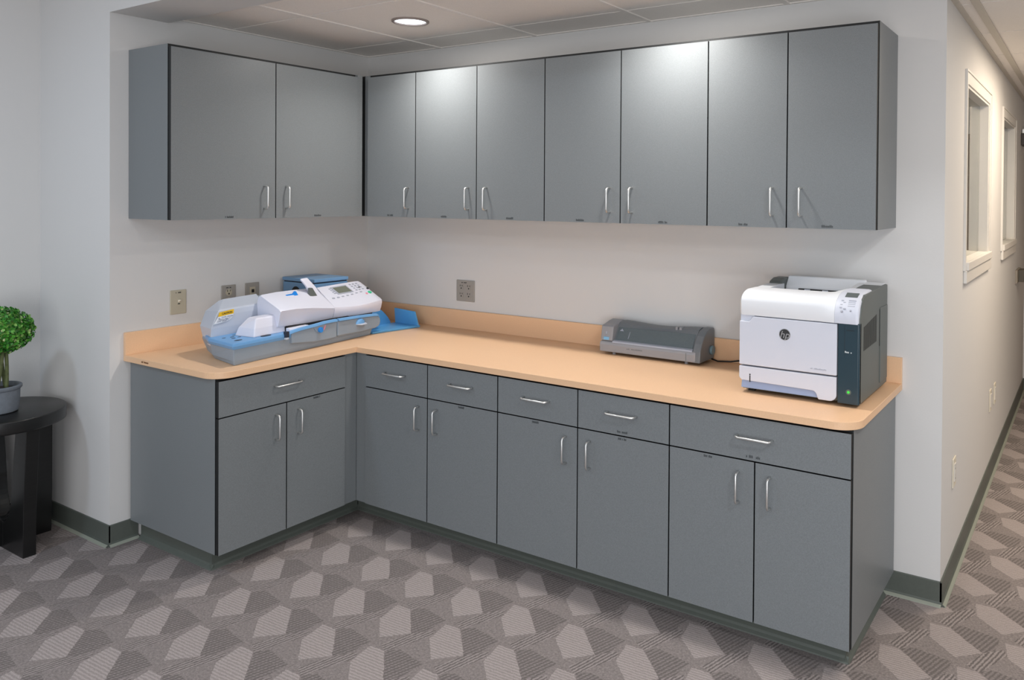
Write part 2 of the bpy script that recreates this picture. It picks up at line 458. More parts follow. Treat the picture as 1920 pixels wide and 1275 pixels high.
def base(label, loc, rz, W, drawers, doors, fillers=(), end_left=False, end_right=False, toe=(0, 0), toe_d=.104):
    t = thing('base_cabinet', label, 'cabinet', loc, rz, 'grey base cabinets under the counter')
    z0, z1 = .0928, ZCB-.0005
    b = B(); f = box(b, 0, -DB+.0205, z0, W, -.02, z1); f[2].material_index = 1
    obj('carcass', b, [M_lam, M_dark], t)
    for a, e, lx in drawers:
        panel('drawer', t, a+G, e-G, .6407+G, .7872, -DB, ((a+e)/2, .722), (lx, .656, .05) if lx else None, horiz=True)
    for a, e, hx, lx in doors:
        panel('door', t, a+G, e-G, z0+.0005, .6407-G, -DB, (hx, .546), (lx, .630, .036) if lx else None)
    for a, e in fillers:
        b = B(); box(b, a, -DB+.006, z0, e, -DB+.0205, z1-.003); obj('filler_strip', b, M_lam, t)
    b = B(); box(b, toe[0], -DB+toe_d, 0.0, W-toe[1], -.03, z0-.0005)
    # cove lip along the plinth
    prism(b, [(-DB+toe_d, 0), (-DB+toe_d-.014, 0), (-DB+toe_d-.012, .004), (-DB+toe_d-.004, .012), (-DB+toe_d, .02)], 'x', toe[0]-(.01 if toe[0] > 0 else 0), W-toe[1]+(.01 if toe[1] > 0 else 0))
    if toe[0] > 0: prism(b, [(toe[0], 0), (toe[0]-.014, 0), (toe[0]-.012, .004), (toe[0]-.004, .012), (toe[0], .02)], 'y', -DB+toe_d-.01, -.03)
    if toe[1] > 0:
        q = W-toe[1]; prism(b, [(q, 0), (q+.014, 0), (q+.012, .004), (q+.004, .012), (q, .02)], 'y', -DB+toe_d-.01, -.03)
    obj('toe_kick', b, M_base, t)
    return t
base('grey base cabinet with one wide drawer under the mailing machine, left run', (0, -1.3715, 0), PI/2, 1.3715-.674,
     [(0, .638, None)], [(0, .3180, .263, None), (.3180, .638, .376, .475)], fillers=[(.638, .7065)], toe=(.041, -.1055), toe_d=.104)
base('grey base cabinet with two drawers beside the inside corner of the counter', (.6795, 0, 0), 0, 1.5196-.6795,
     [(.0496, .4457, None), (.4457, .8401, None)], [(.0496, .4457, .394, None), (.4457, .8401, .5025, .64)], fillers=[(-.0145, .0496)], toe=(-.112, 0))
base('grey two-drawer base cabinet in the middle of the long run, below the hole punch', (1.5200, 0, 0), 0, 2.3099-1.52,
     [(0, .3956, None), (.3956, .7901, .592)], [(0, .3956, .342, .195), (.3956, .7901, .4525, .594)])
base('grey base cabinet with one wide drawer at the right end, below the printer', (2.3103, 0, 0), 0, 2.9525-2.3103,
     [(0, .6422, .315)], [(0, .3214, .265, .152), (.3214, .6422, .376, None)], toe=(0, .038))

# ------------------------------------------------------------------ countertop
t = thing('countertop', 'L-shaped peach laminate countertop with backsplash and rounded outer corners', 'countertop', (0, 0, ZCB))
def arc(cx, cy, r, a0, a1, n=12):
    return [(cx+r*math.cos(math.radians(a0+(a1-a0)*i/n)), cy+r*math.sin(math.radians(a0+(a1-a0)*i/n))) for i in range(n+1)]
CX, CY, YLC, XRC = .6835, -.6837, -1.3919, 2.9731
poly = [(.0005, YLC)] + arc(CX-.085, YLC+.085, .085, -90, 0) + [(CX, CY)] + arc(XRC-.085, CY+.085, .085, -90, 0) + [(XRC, -.0005), (.0005, -.0005)]
b = B(); prism(b, poly, 'z', 0, ZC-ZCB); obj('worktop', b, M_ctr, t, bevel=.0015)
h = .9222-ZCB
b = B(); box(b, .0005, YLC, ZC-ZCB, .0165, -.0165, h); obj('backsplash', b, M_ctr, t, bevel=.001)
b = B(); box(b, .0005, -.0165, ZC-ZCB, XRC, -.0005, h); obj('backsplash', b, M_ctr, t, bevel=.001)
b = B(); marks(b, .146, .201, .010, .018, lambda bm, a, e, p, q: box(bm, a, YLC-.0006, p, e, YLC+.0005, q), n=11, seed=3); obj('edge_label', b, M_brown, t)

# ------------------------------------------------------------------ wall plates
def plate(name, label, cat, loc, rz, W, H, m, group=None):
    t = thing(name, label, cat, loc, rz, group)
    b = B(); box(b, 0, -.006, 0, W, -.0003, H); obj('cover_plate', b, m, t, bevel=.003)
    return t
def slots(t, cx, cz, s=1.0):
    b = B()
    box(b, cx-.0085*s, -.0085, cz+.003*s, cx-.006*s, -.006, cz+.012*s); box(b, cx+.005*s, -.0085, cz+.004*s, cx+.0075*s, -.006, cz+.011*s)
    disc(b, (cx, -.006, cz-.006*s), (1, 0, 0), (0, 0, 1), (0, -1, 0), .0036*s, .0026, 12)
    obj('socket_slots', b, M_slot, t)
def platext(t, cx, cz, w, seed=2):
    b = B(); marks(b, cx-w/2, cx+w/2, cz-.003, cz+.003, lambda bm, a, e, p, q: box(bm, a, -.0068, p, e, -.0055, q), n=7, seed=seed); obj('plate_text', b, M_text, t)
t = plate('toggle_plate', 'almond wall plate with a small white toggle, leftmost plate above the counter', 'switch plate', (0, -1.185, .975), PI/2, .0775, .112, M_plate)
platext(t, .038, .1, .026)
b = B(); box(b, .034, -.0075, .048, .046, -.006, .07, 0); obj('toggle_surround', b, M_plate, t)
b = B(); loft(b, [[(.036, -.006, .054), (.045, -.006, .054), (.045, -.006, .066), (.036, -.006, .066)], [(.038, -.02, .062), (.044, -.02, .062), (.044, -.02, .068), (.038, -.02, .068)]]); obj('toggle', b, M_ivory, t, bevel=.001)
b = B(); box(b, .035, -.0085, .046, .045, -.006, .05); obj('toggle_slot', b, M_slot, t)
t = plate('power_outlet', 'grey-beige power outlet on the left wall, half hidden behind the mailing machine', 'outlet', (0, -.930, .975), PI/2, .0772, .112, M_plateg)
platext(t, .04, .1, .032, 5)
b = B()
for z in (.076, .034): disc(b, (.0386, -.006, z), (1, 0, 0), (0, 0, 1), (0, -1, 0), .0165, .0018, 24)
obj('receptacle', b, M_plate, t); slots(t, .0386, .076, 1.1); slots(t, .0386, .034, 1.1)
t = plate('data_jack', 'grey-beige data plate with a square black jack, nearest the wall corner', 'outlet', (0, -.800, .976), PI/2, .078, .112, M_plateg)
b = B(); box(b, .024, -.008, .03, .054, -.006, .09); obj('jack_insert', b, M_plate, t)
b = B(); box(b, .033, -.0095, .062, .047, -.007, .078); obj('jack_opening', b, M_slot, t)
t = plate('quad_outlet', 'grey four-socket power outlet on the back wall above the backsplash', 'outlet', (.696, 0, .969), 0, .1255, .1135, M_plateg)
platext(t, .054, .101, .036, 8)
for cx in (.036, .088):
    b = B()
    for z in (.076, .034): box(b, cx-.014, -.0075, z-.014, cx+.014, -.006, z+.014)
    obj('receptacle', b, M_plateg, t); slots(t, cx, .076, 1.0); slots(t, cx, .034, 1.0)
def hall_plate(name, label, y, z, W=.075, H=.118):
    t = plate(name, label, 'outlet', (XW, y, z), PI/2, W, H, M_ivory)
    b = B(); box(b, W*.28, -.0085, H*.2, W*.72, -.006, H*.8); obj('receptacle', b, M_white, t)
    return t
t = hall_plate('power_outlet', 'ivory power outlet low on the hall wall, nearest the corner', .265, .362)
slots(t, .0375, .08); slots(t, .0375, .04)
t = hall_plate('power_outlet', 'ivory outlet low under the first hall window, nearer of the side by side pair', 1.60, .372)
t = hall_plate('power_outlet', 'ivory outlet low on the hall wall, farther of the side by side pair', 1.82, .366)

# hall wall fixtures
t = thing('wall_box', 'small dark wall-mounted box low beyond the second hall window', 'wall box', (XW, 3.2, .935), 0)
b = B(); box(b, 0, 0, 0, .014, .30, .095); obj('back_plate', b, M_boxl, t, bevel=.002)
b = B(); box(b, .014, .10, .004, .05, .28, .09); obj('box_cover', b, M_boxd, t, bevel=.003)
t = thing('wall_bracket', 'dark bracket high on the hall wall near the far end', 'bracket', (XW, 3.56, 1.945), 0)
b = B(); box(b, 0, 0, 0, .03, .22, .09); obj('bracket_body', b, M_bronze, t, bevel=.004)
b = B(); box(b, .004, .05, .09, .02, .2, .125); obj('bracket_arm', b, M_metal, t, bevel=.002)

# ------------------------------------------------------------------ downlights
def downlight(label, x, y, first=[None]):
    if first[0] is None:
        t = thing('ceiling_light', label, 'ceiling light', (x, y, ZCL-.006), 0, 'recessed round downlights')
        b = B(); lathe(b, [(.086, .006), (.086, .001), (.082, -.002), (.074, -.002), (.072, .003), (.072, .006)], 48, closed=True); obj('trim_ring', b, M_ring, t, smooth=True, auto=50)
        b = B(); lathe(b, [(.0715, .0055), (.0715, .0045), (.001, .0045), (.001, .0055)], 48); obj('lens', b, M_lens, t)
        first[0] = t
        return t
    t = first[0].copy(); C.objects.link(t); t.location = (x, y, ZCL-.006); t['label'] = label
    for c in first[0].children:
        k = c.copy(); C.objects.link(k); k.parent = t
    return t
downlight('round recessed downlight glowing in the ceiling tile above the mailing machine corner', .912, -.572)
downlight('round recessed downlight above the middle of the long counter, out of view', 2.185, -.563)

# ------------------------------------------------------------------ laser printer
t = thing('laser_printer', 'white and dark grey laser printer standing at the right end of the counter', 'printer', (2.500, -.484, ZC))
W, D = .428, .424
b = B()
prism(b, [(.02, .012), (.42, .012), (.42, .284), (.02, .284)], 'x', .004, .352)
obj('body', b, M_pdark, t, bevel=.003)
b = B()
prism(b, [(.004, .012), (.42, .012), (.42, .385), (.40, .388), (.075, .378), (.045, .366), (.022, .34), (.008, .305), (.004, .28)], 'x', .354, W)
sp = obj('side_panel', b, M_pdark, t, bevel=.003)
b = B()
for k in range(13):
    yy = .055 + k*.015
    box(b, W-.001, yy, .188+k*.0005, W+.0008, yy+.006, .27 + k*.0018)
obj('side_vent', b, M_slot, sp)
b = B(); box(b, W-.001, .296, .032, W+.003, .412, .310); obj('side_door', b, M_pdark, sp, bevel=.002)
b = B(); box(b, W-.0012, .288, .17, W+.0012, .293, .305); obj('side_gap', b, M_slot, sp)
# dark front column
b = B(); prism(b, [(.356, -.002), (W-.004, -.002), (W, .002), (W, .02), (.356, .02)], 'z', .012, .288)
col = obj('front_column', b, M_pteal, t, bevel=.0015)
b = B(); disc(b, (.393, -.002, .053), (1, 0, 0), (0, 0, 1), (0, -1, 0), .009, .0012); obj('power_button', b, M_pdark, col)
b = B(); disc(b, (.393, -.003, .053), (1, 0, 0), (0, 0, 1), (0, -1, 0), .0045, .002); obj('power_light', b, M_led, col)
b = B(); box(b, .3795, -.0028, .186, .3835, -.0015, .192); marks(b, .384, .403, .1855, .190, lambda bm, a, e, p, q: box(bm, a, -.0028, p, e, -.0015, q), n=4, seed=4); obj('key_mark', b, M_key, col)
b = B(); box(b, .385, -.0026, .262, .41, -.0015, .2635); box(b, .378, -.0022, .175, .3788, -.0015, .275); obj('panel_seam', b, M_slot, col)
# white front door with finger notch
nt_ = [(.0, .103), (.3525, .103), (.3525, .2815), (.058, .2815)] + [(.058-.016*math.sin(a*PI/12), .2645+.017*math.cos(a*PI/12)) for a in range(1, 6)] + [(.036, .2625), (.0, .2625)]
b = B(); prism(b, nt_, 'y', -.003, .022); fd = obj('front_door', b, M_pwhite2, t, bevel=.003)
b = B(); box(b, .002, .006, .262, .055, .02, .287); obj('finger_notch', b, M_pwhite2, fd)
c0 = (.170, -.003, .2275)
b = B(); disc(b, c0, (1, 0, 0), (0, 0, 1), (0, -1, 0), .0205, .0012, 40); em = obj('emblem', b, M_silver, fd)
b = B(); disc(b, (c0[0], -.0042, c0[2]), (1, 0, 0), (0, 0, 1), (0, -1, 0), .0188, .0006, 40); obj('emblem_disc', b, M_text, em)
b = text_bm('hp', .036, frame_M((c0[0]-.0005, -.0049, c0[2]-.0018), (1, 0, 0), (0, 0, 1)), shear=.28)
obj('emblem_letters', b, M_silver, em)
b = B(); marks(b, .262, .318, .1165, .1215, lambda bm, a, e, p, q: box(bm, a, -.0036, p, e, -.0025, q), n=14, seed=6)
obj('model_text', b, M_key2, fd)
# paper tray
tr = [(.352, .098), (.352, .036)] + [(.352-.024+.024*math.cos(a*PI/16), .036-.022*math.sin(a*PI/16)) for a in range(1, 9)] + [(.291, .014)] + \
     [(.291-.004-.016*(1-math.cos(a*PI/12)), .016+.026*math.sin(a*PI/12)) for a in range(1, 7)] + [(.01, .047), (.004, .052), (.0, .058), (.0, .098)]
b = B(); prism(b, tr, 'y', -.003, .022); pt = obj('paper_tray', b, M_pwhite2, t, bevel=.002)
b = B(); prism(b, [(.006, .018), (.022, .018), (.022, .05), (.012, .046)], 'x', .006, .292); obj('tray_handle', b, M_pblue, pt)
b = B(); box(b, .04, -.0036, .042, .044, -.0025, .066); disc(b, (.042, -.0025, .0695), (1, 0, 0), (0, 0, 1), (0, -1, 0), .0028, .0011, 12); obj('level_mark', b, M_text, pt)
# glossy top cover: rolled front, wings and back rim round the output bin
b = B()
def roll(x, lift=0, inset=0):
    pts = [(-.001+inset, .2845), (-.004+inset, .30), (-.004+inset, .335)]
    pts += [(.068+inset-.072*math.cos(a*PI/2/8), .335+(.038+lift)*math.sin(a*PI/2/8)) for a in range(1, 9)]
    pts += [(.15, .372+lift), (.185, .366+lift), (.19, .34), (.19, .2845)]
    return [(x, p[0], p[1]) for p in pts]
CPP = [(-.004, .2845), (-.005, .30), (-.004, .318), (.000, .330), (.006, .341), (.014, .350), (.024, .3585), (.036, .3655), (.05, .3715),
       (.066, .377), (.085, .381), (.13, .385), (.186, .386), (.19, .34), (.19, .2845)]
def cpm(x, k=1, dz=0, ins=0):
    a = roll(x)
    return [(x, p[1]*(1-k)+(q[0]+ins)*k, p[2]*(1-k)+q[1]*k + (dz if 2 < i < 13 else 0)) for i, (p, q) in enumerate(zip(a, CPP))]
loft(b, [roll(.0, -.006, .012), roll(.006, 0, .003), roll(.02), roll(.285, 0), cpm(.305, .2), cpm(.325, .7), cpm(.343, 1)])
prism(b, [(.15, .2845), (.33, .2845), (.33, .372), (.26, .374), (.15, .370)], 'x', .004, .055)
tc_ = obj('top_cover', b, M_pwhite, t, smooth=True, auto=35)
b = B()
prism(b, [(.19, .335), (.356, .30), (.356, .285), (.19, .285)], 'x', .05, .36)
obj('output_bin', b, M_pwhite2, t)
b = B()
prism(b, [(.358, .28), (.415, .28), (.42, .30), (.42, .394), (.412, .398), (.396, .396), (.362, .36)], 'x', .05, .352)
prism(b, [(.186, .33), (.415, .33), (.418, .390), (.20, .379)], 'x', .330, .424)
obj('rear_cover', b, M_pwhite, t, bevel=.003)
b = B(); box(b, .105, .350, .322, .305, .3612, .3535); ro = obj('roller_slot', b, M_slot, t)
for x in (.13, .2, .26):
    b = B(); box(b, x, .347, .330, x+.022, .353, .3525); obj('roller', b, M_pwhite2, ro)
b = B(); prism(b, [(.28, .34), (.42, .34), (.42, .386), (.405, .392), (.35, .392), (.31, .382)], 'x', .0, .05); obj('rear_hump', b, M_pdark, t, bevel=.006)
# control panel
b = B()
def cp(x, l=0):
    pts = [(-.004, .2865), (-.005, .31), (.004, .335+l), (.030, .362+l), (.075, .380+l), (.12, .385+l), (.20, .386+l), (.20, .33), (.02, .2865)]
    return [(x, p[0], p[1]) for p in pts]
loft(b, [cpm(.3435, 1), cpm(.352, 1, .001), cpm(.412, 1, .001), cpm(.420, 1, -.001, .001), cpm(.424, 1, -.006, .004)])
cpn = obj('control_panel', b, M_pwhite2, t, smooth=True, auto=40)
cu, cn = Vector((1, 0, 0)), Vector((0, -.72, .69))
P0 = Vector((0, .004, .335)); cv = Vector((0, .030-.004, .362-.335)).normalized()
def cpos(x, v): return Vector((x, .006, .336)) + cv*v + cn*.0
def cbox(bm, x0, x1, v0, v1, t=.0048):
    slab(bm, [cpos(x0, v0)-cn*.0006, cpos(x1, v0)-cn*.0006, cpos(x1, v1)-cn*.0006, cpos(x0, v1)-cn*.0006], cn, t+.0006)
b = B(); slab(b, [(.366, .045, .3685), (.408, .045, .3685), (.408, .075, .3805), (.366, .075, .3805)], (0, -.37, .93), .0025); obj('display', b, M_lcd, cpn)
b = B()
for i, v in enumerate((.006, .014, .022, .030)): cbox(b, .385, .409, v, v+.003)
obj('menu_keys', b, M_key2, cpn)
b = B()
for x, v in ((.359, -.002), (.372, -.006), (.359, .01), (.368, .02), (.36, .028)): cbox(b, x, x+.008, v, v+.004)
cbox(b, .395, .400, -.012, -.008); cbox(b, .366, .372, -.018, -.012)
obj('status_icons', b, M_key2, cpn)
for x in (.03, .39):
    for y in (.06, .37):
        b = B(); box(b, x-.012, y-.015, 0, x+.012, y+.015, .0125); obj('foot', b, M_slot, t)

# ------------------------------------------------------------------ hole punch
t = thing('electric_hole_punch', 'grey electric hole punch lying on the counter left of the printer', 'hole punch', (1.706, -.172, ZC))
W = .494
b = B(); prism(b, [(0, .013), (.150, .013), (.150, .056), (.012, .060), (.003, .055), (0, .045)], 'x', 0, W-.02); obj('base', b, M_pch2, t, bevel=.004)
def top_z(x):
    u = x/W
    return .145 - .011*math.sin(PI*min(1, max(0, (u-.05)/.9)))**2 + .003*u
b = B(); rings = []
for i in range(21):
    x = .0625 + (W-.036-.0625)*i/20; zt = top_z(x)
    rings.append([(x, .022, .058), (x, .060, zt-.020), (x, .074, zt-.006), (x, .100, zt), (x, .145, zt-.004), (x, .155, zt-.02), (x, .155, .05)])
loft(b, rings); hood = obj('hood', b, M_pch, t, smooth=True, auto=25)
b = B(); slab(b, [(.07, .0232, .062), (W-.045, .0232, .062), (W-.045, .0578, top_z(W-.045)-.025), (.07, .0578, top_z(.07)-.025)], (0, -.9, .42), .0018); win = obj('chip_window', b, M_pchd, hood)
b = B(); slab(b, [(.132, .028, .076), (.134, .028, .076), (.134, .054, top_z(.13)-.03), (.132, .054, top_z(.13)-.03)], (0, -.9, .42), .0024)
obj('alignment_line', b, M_key2, win)
b = B(); slab(b, [(.08, .047, .104), (.1, .047, .104), (.09, .0535, .114)], (0, -.9, .42), .0022); obj('arrow_mark', b, M_key2, win)
b = B(); box(b, W-.148, .070, .124, W-.138, .09, top_z(W-.14)+.003); box(b, W-.130, .070, .124, W-.118, .09, top_z(W-.14)+.003); obj('guide_slider', b, M_pch2, hood, bevel=.001)
b = B(); prism(b, [(.004, .056), (.024, .058), (.022, .0665), (.006, .063)], 'x', .064, W-.038); obj('paper_slot', b, M_key2, t)
b = B(); prism(b, [(.006, .062), (.10, .058), (.15, .06), (.152, .13), (.11, .147), (.08, .143), (.045, .134), (.022, .130), (.016, .124)], 'x', .002, .0628); colm = obj('control_column', b, M_pch2, t, bevel=.004)
b = B(); box(b, .016, .0065, .064, .046, .02, .079); obj('push_button', b, M_pchb, colm, bevel=.002)
b = B(); slab(b, [(.027, .0098, .092), (.035, .0098, .092), (.035, .0116, .103), (.027, .0116, .103)], (0, -1, .15), .001); obj('column_mark', b, M_key2, colm)
chk = [(.0, .012), (.150, .012), (.156, .05), (.156, .13), (.148, .146), (.11, .147), (.075, .140), (.045, .120), (.022, .09), (.006, .06)]
b = B(); prism(b, chk, 'x', W-.0355, W+.0003); obj('end_cheek', b, M_pch, t, bevel=.004)
b = B(); disc(b, (W, .118, .052), (0, 1, 0), (0, 0, 1), (1, 0, 0), .020, .012, 28); obj('depth_knob', b, M_knob, t, bevel=.003)
b = B(); marks(b, .14, .22, .034, .039, lambda bm, a, e, p, q: box(bm, a, -.0008, p, e, .0005, q), n=10, seed=12); obj('brand_text', b, M_pch, t)
b = B(); box(b, W-.065, -.0006, .016, W-.063, .0005, .05); obj('base_seam', b, M_pchd, t)
for x, y in ((.06, .03), (W-.075, .03), (.06, .13), (W-.075, .13)):
    b = B(); disc(b, (x, y, 0), (1, 0, 0), (0, 1, 0), (0, 0, 1), .008, .0135, 16); obj('foot', b, M_pch2 if y < .1 else M_slot, t)
b = B()
pc = [(2.195, -.042, ZC+.012), (2.23, -.05, ZC+.006), (2.29, -.055, ZC+.012), (2.35, -.05, ZC+.024), (2.42, -.044, ZC+.02), (2.50, -.04, ZC+.008), (2.58, -.03, ZC+.0055)]
pc = [(q[0]-1.706, q[1]+.172, q[2]-ZC) for q in pc]
tube(b, pc, .0035, 8); obj('power_cord', b, M_cord, t, smooth=True)['label'] = 'thin black power cord'

# ------------------------------------------------------------------ mailing machine
fo = (.6032, -1.2599, ZC); frz = math.atan2(.99171, -.12847)
t = thing('mailing_machine', 'white, grey and blue postage mailing machine on the left end of the counter', 'mailing machine', fo, frz)
def ring(pts, h): return [(p[0], p[1], (p[2] if len(p) > 2 else h)) for p in pts]
b = B()
loft(b, [ring([(.006, .004), (.845, .006), (.845, .19), (.62, .19), (.6, .30), (.14, .29), (.075, .2)], .0),
         ring([(.0, .0), (.85, .0), (.85, .2), (.62, .2), (.6, .31), (.12, .30), (.062, .2)], .02),
         ring([(-.004, -.004), (.87, -.004), (.87, .2), (.62, .2), (.6, .33), (.10, .31), (.052, .2)], .074),
         ring([(-.004, -.004), (.87, -.004), (.87, .2), (.62, .2), (.6, .33), (.10, .31), (.052, .2)], .084)])
obj('base', b, M_fgrey, t, bevel=.004)
b = B()
loft(b, [ring([(-.006, -.006), (.29, -.006), (.6, -.006), (.6, .2), (.09, .27), (.048, .2)], .068),
         ring([(-.014, -.010), (.29, -.010), (.6, -.010), (.6, .2), (.085, .275), (.040, .2)], .082),
         ring([(-.012, -.008), (.29, -.008), (.6, -.008), (.6, .2), (.087, .273), (.042, .2)], .0945)])
deck = obj('feed_deck', b, M_fblue, t, bevel=.003)
for s, dd, r in ((.062, .045, .013), (.085, .10, .007), (.105, .13, .007), (.07, .14, .006), (.12, .105, .006), (.14, .16, .006)):
    b = B(); disc(b, (s, dd, .0935), (1.5, 0, 0), (0, .8, 0), (0, 0, 1), r, .0016, 16); obj('feed_roller', b, M_fdark, deck)
b = B(); disc(b, (.192, .026, .0935), (1.6, 0, 0), (0, .7, 0), (0, 0, 1), .017, .0035, 20); obj('feed_roller', b, M_fdark, deck)
# front grey panels with blue rim
b = B()
fp = [(.30, .046), (.45, .030), (.582, .030), (.584, .108), (.50, .108), (.44, .108), (.36, .1), (.30, .092)]
prism(b, fp, 'y', -.016, .006); obj('front_panel', b, M_fgrey, t, bevel=.004)
b = B()
fp2 = [(.588, .034), (.75, .03), (.86, .034)] + [(.872+.026*math.sin(a*PI/8), .066-.028*math.cos(a*PI/8)) for a in range(1, 8)] + [(.86, .1), (.75, .105), (.588, .108)]
prism(b, fp2, 'y', -.018, .006); rp = obj('front_panel', b, M_fgrey, t, bevel=.006)
b = B()
def rim(s, h, d): return [(s, d-.004, h-.007), (s, d+.014, h-.007), (s, d+.014, h+.005), (s, d, h+.005)]
loft(b, [rim(s, h, d) for s, h, d in ((.285, .094, -.012), (.31, .1, -.016), (.36, .105, -.018), (.44, .109, -.02), (.5, .114, -.021), (.58, .114, -.021))])
loft(b, [rim(s, h, d) for s, h, d in ((.59, .114, -.022), (.7, .111, -.022), (.8, .107, -.021), (.87, .102, -.018), (.892, .092, -.012))])
obj('blue_rim', b, M_fblue, t, bevel=.002)
b = B(); slab(b, [(.424+.085*k/8, -.0165, .106-.038*math.sin(PI*k/8)) for k in range(9)], (0, -1, 0), .002); rec = obj('dial_recess', b, M_fgrey, t)
b = B(); disc(b, (.468, -.018, .083), (1, 0, 0), (0, 0, 1), (0, -1, 0), .0125, .012, 20); obj('dial', b, M_fbright, rec, bevel=.002)
b = B(); slab(b, [(.49, -.018, .078), (.497, -.018, .08), (.507, -.018, .1), (.498, -.018, .098)], (0, -1, 0), .002); obj('dial_mark', b, M_pink, rec)
b = B(); loft(b, [[(.742+.030*math.cos(a*PI/10)*q, -.018-.012*o, .074+.026*math.sin(a*PI/10)*q) for a in range(11)] for q, o in ((1, 0), (.9, .6), (.6, 1))]); lev = obj('lever_dome', b, M_fblue, t, smooth=True, auto=50)
b = B(); loft(b, [[(.712, -.018, .070), (.778, -.018, .070), (.778, -.018, .077), (.712, -.018, .077)], [(.728, -.044, .069), (.766, -.044, .069), (.766, -.044, .073), (.728, -.044, .073)]]); obj('lever_tongue', b, M_fpale, lev, bevel=.002)
b = B(); box(b, .262, -.02, .076, .282, -.004, .104); cl = obj('side_latch', b, M_fdark, t, bevel=.002)
b = B(); box(b, .258, -.024, .07, .275, -.012, .078); obj('latch_tab', b, M_fpale, cl, bevel=.001)
b = B(); box(b, .31, .018, .0935, .875, .19, .116); obj('envelope_slot', b, M_slot, t)
b = B(); loft(b, [ring([(.30, -.006), (.415, -.008), (.415, .02), (.30, .02)], .094), ring([(.30, .0), (.415, -.002), (.415, .02), (.30, .02)], .113)]); obj('guide_strip', b, M_fwhite, t, bevel=.002)
# rear housing, left
b = B()
loft(b, [ring([(.058, .205), (.345, .205), (.37, .33), (.11, .31)], .055),
         ring([(.056, .200), (.345, .200), (.37, .33), (.10, .325)], .13),
         [(.080, .201, .18), (.345, .201, .185), (.37, .335, .20), (.135, .333, .19)],
         [(.094, .204, .202), (.345, .204, .207), (.39, .315, .236), (.185, .312, .230)],
         [(.104, .210, .207), (.345, .210, .211), (.39, .300, .241), (.20, .298, .237)]])
rh = obj('rear_housing', b, M_fpale, t, bevel=.003)
q = [(.093, .1955, .197), (.172, .1985, .203), (.170, .1985, .184), (.088, .1955, .179)]
b = B(); slab(b, q, (0, -1, 0), .0012); wl = obj('warning_band', b, M_yel, rh)
b = text_bm('CAUTION', .0125, frame_M((.134, .1948, .1905), (1, .03, .05), (0, 0, 1))); obj('warning_text', b, M_text, wl)
b = B(); slab(b, [(.0875, .1955, .1785), (.170, .1985, .1835), (.166, .1985, .172), (.154, .1985, .161), (.135, .1985, .1535), (.064, .1955, .149)], (0, -1, 0), .0011); ll = obj('warning_notes', b, M_lab, rh)
b = B()
def lb(bm, a, e, p, q2): slab(bm, [(a, .1965, p), (e, .1970, p), (e, .1970, q2), (a, .1965, q2)], (0, -1, 0), .0028)
for k, (a, e, z) in enumerate(((.105, .165, .174), (.09, .150, .1655), (.085, .142, .161), (.08, .130, .1565))): marks(b, a, e, z, z+.0035, lb, n=14, seed=20+k)
slab(b, [(.088, .1945, .169), (.1, .1945, .168), (.09, .1945, .1755)], (0, -1, 0), .0012)
obj('warning_lines', b, M_key2, ll)
# feeder pod
b = B()
loft(b, [ring([(.135, .035), (.325, .035), (.345, .15), (.135, .15)], .094), ring([(.145, .042), (.315, .042), (.335, .14), (.145, .14)], .13),
         ring([(.163, .056), (.292, .056), (.305, .12), (.175, .12)], .166), ring([(.170, .062), (.286, .062), (.298, .112), (.180, .112)], .172)])
obj('feeder_pod', b, M_fwhite, t, bevel=.004)
# main cover
b = B()
def cov(s, hb, ht, hk, d0=.02):
    P = [(d0+.012, hb), (d0+.004, hb+.02), (d0-.004, ht-.022), (d0-.008, ht-.010), (d0+.004, ht), (.175, hk), (.195, hk-.008), (.21, hk-.05), (.21, .1)]
    return [(s + .24*max(0, d-d0), d, h) for d, h in P]
loft(b, [cov(.262, .122, .200, .248), cov(.268, .121, .203, .252), cov(.35, .118, .203, .256), cov(.45, .116, .195, .255), cov(.53, .114, .185, .253), cov(.60, .112, .176, .251)])
mc = obj('top_cover', b, M_fwhite, t, smooth=True, auto=30)
b = B(); loft(b, [[(.405, .127, .236), (.47, .127, .235), (.47, .136, .239), (.405, .136, .24)], [(.41, .128, .2415), (.465, .128, .243), (.465, .134, .245), (.41, .134, .2435)]])
loft(b, [[(.452, .122, .236), (.474, .122, .236), (.474, .140, .243), (.452, .140, .243)], [(.459, .128, .253), (.467, .128, .253), (.467, .134, .255), (.459, .134, .255)]])
obj('blue_clip', b, M_fbright, mc)
# control head
b = B()
def head(s, hb, ht, hk, d0, db=.165):
    P = [(d0+.012, hb), (d0+.004, hb+.02), (d0-.002, ht-.018), (d0, ht-.006), (d0+.008, ht), (db, hk), (db+.018, hk-.012), (db+.03, hk-.06), (db+.03, .115)]
    return [(s + .24*max(0, d-.02)*(1 if s < .7 else max(0, (.94-s)/.24)), d, h) for d, h in P]
loft(b, [head(.603, .116, .175, .252, .018), head(.68, .114, .169, .254, .008), head(.755, .112, .166, .256, .002), head(.83, .111, .169, .257, .0), head(.90, .110, .174, .258, .002), head(.934, .110, .176, .257, .006), head(.944, .115, .172, .25, .014, .155)])
hd = obj('control_head', b, M_fwhite, t, smooth=True, auto=30)
def pp(s, d):   # point on the sloping keypad
    k = (d-.01)/(.165-.01)
    if s < .68: a = .175+(.169-.175)*(s-.603)/.077; e = .252+.002*(s-.603)/.077
    elif s < .755: a = .169-.003*(s-.68)/.075; e = .254+.002*(s-.68)/.075
    elif s < .83: a = .166+.003*(s-.755)/.075; e = .256+.001*(s-.755)/.075
    else: a = .169+.005*(s-.83)/.07; e = .257+.001*(s-.83)/.07
    return Vector((s, d, a+(e-a)*k))
pn = Vector((0, -.47, .88))
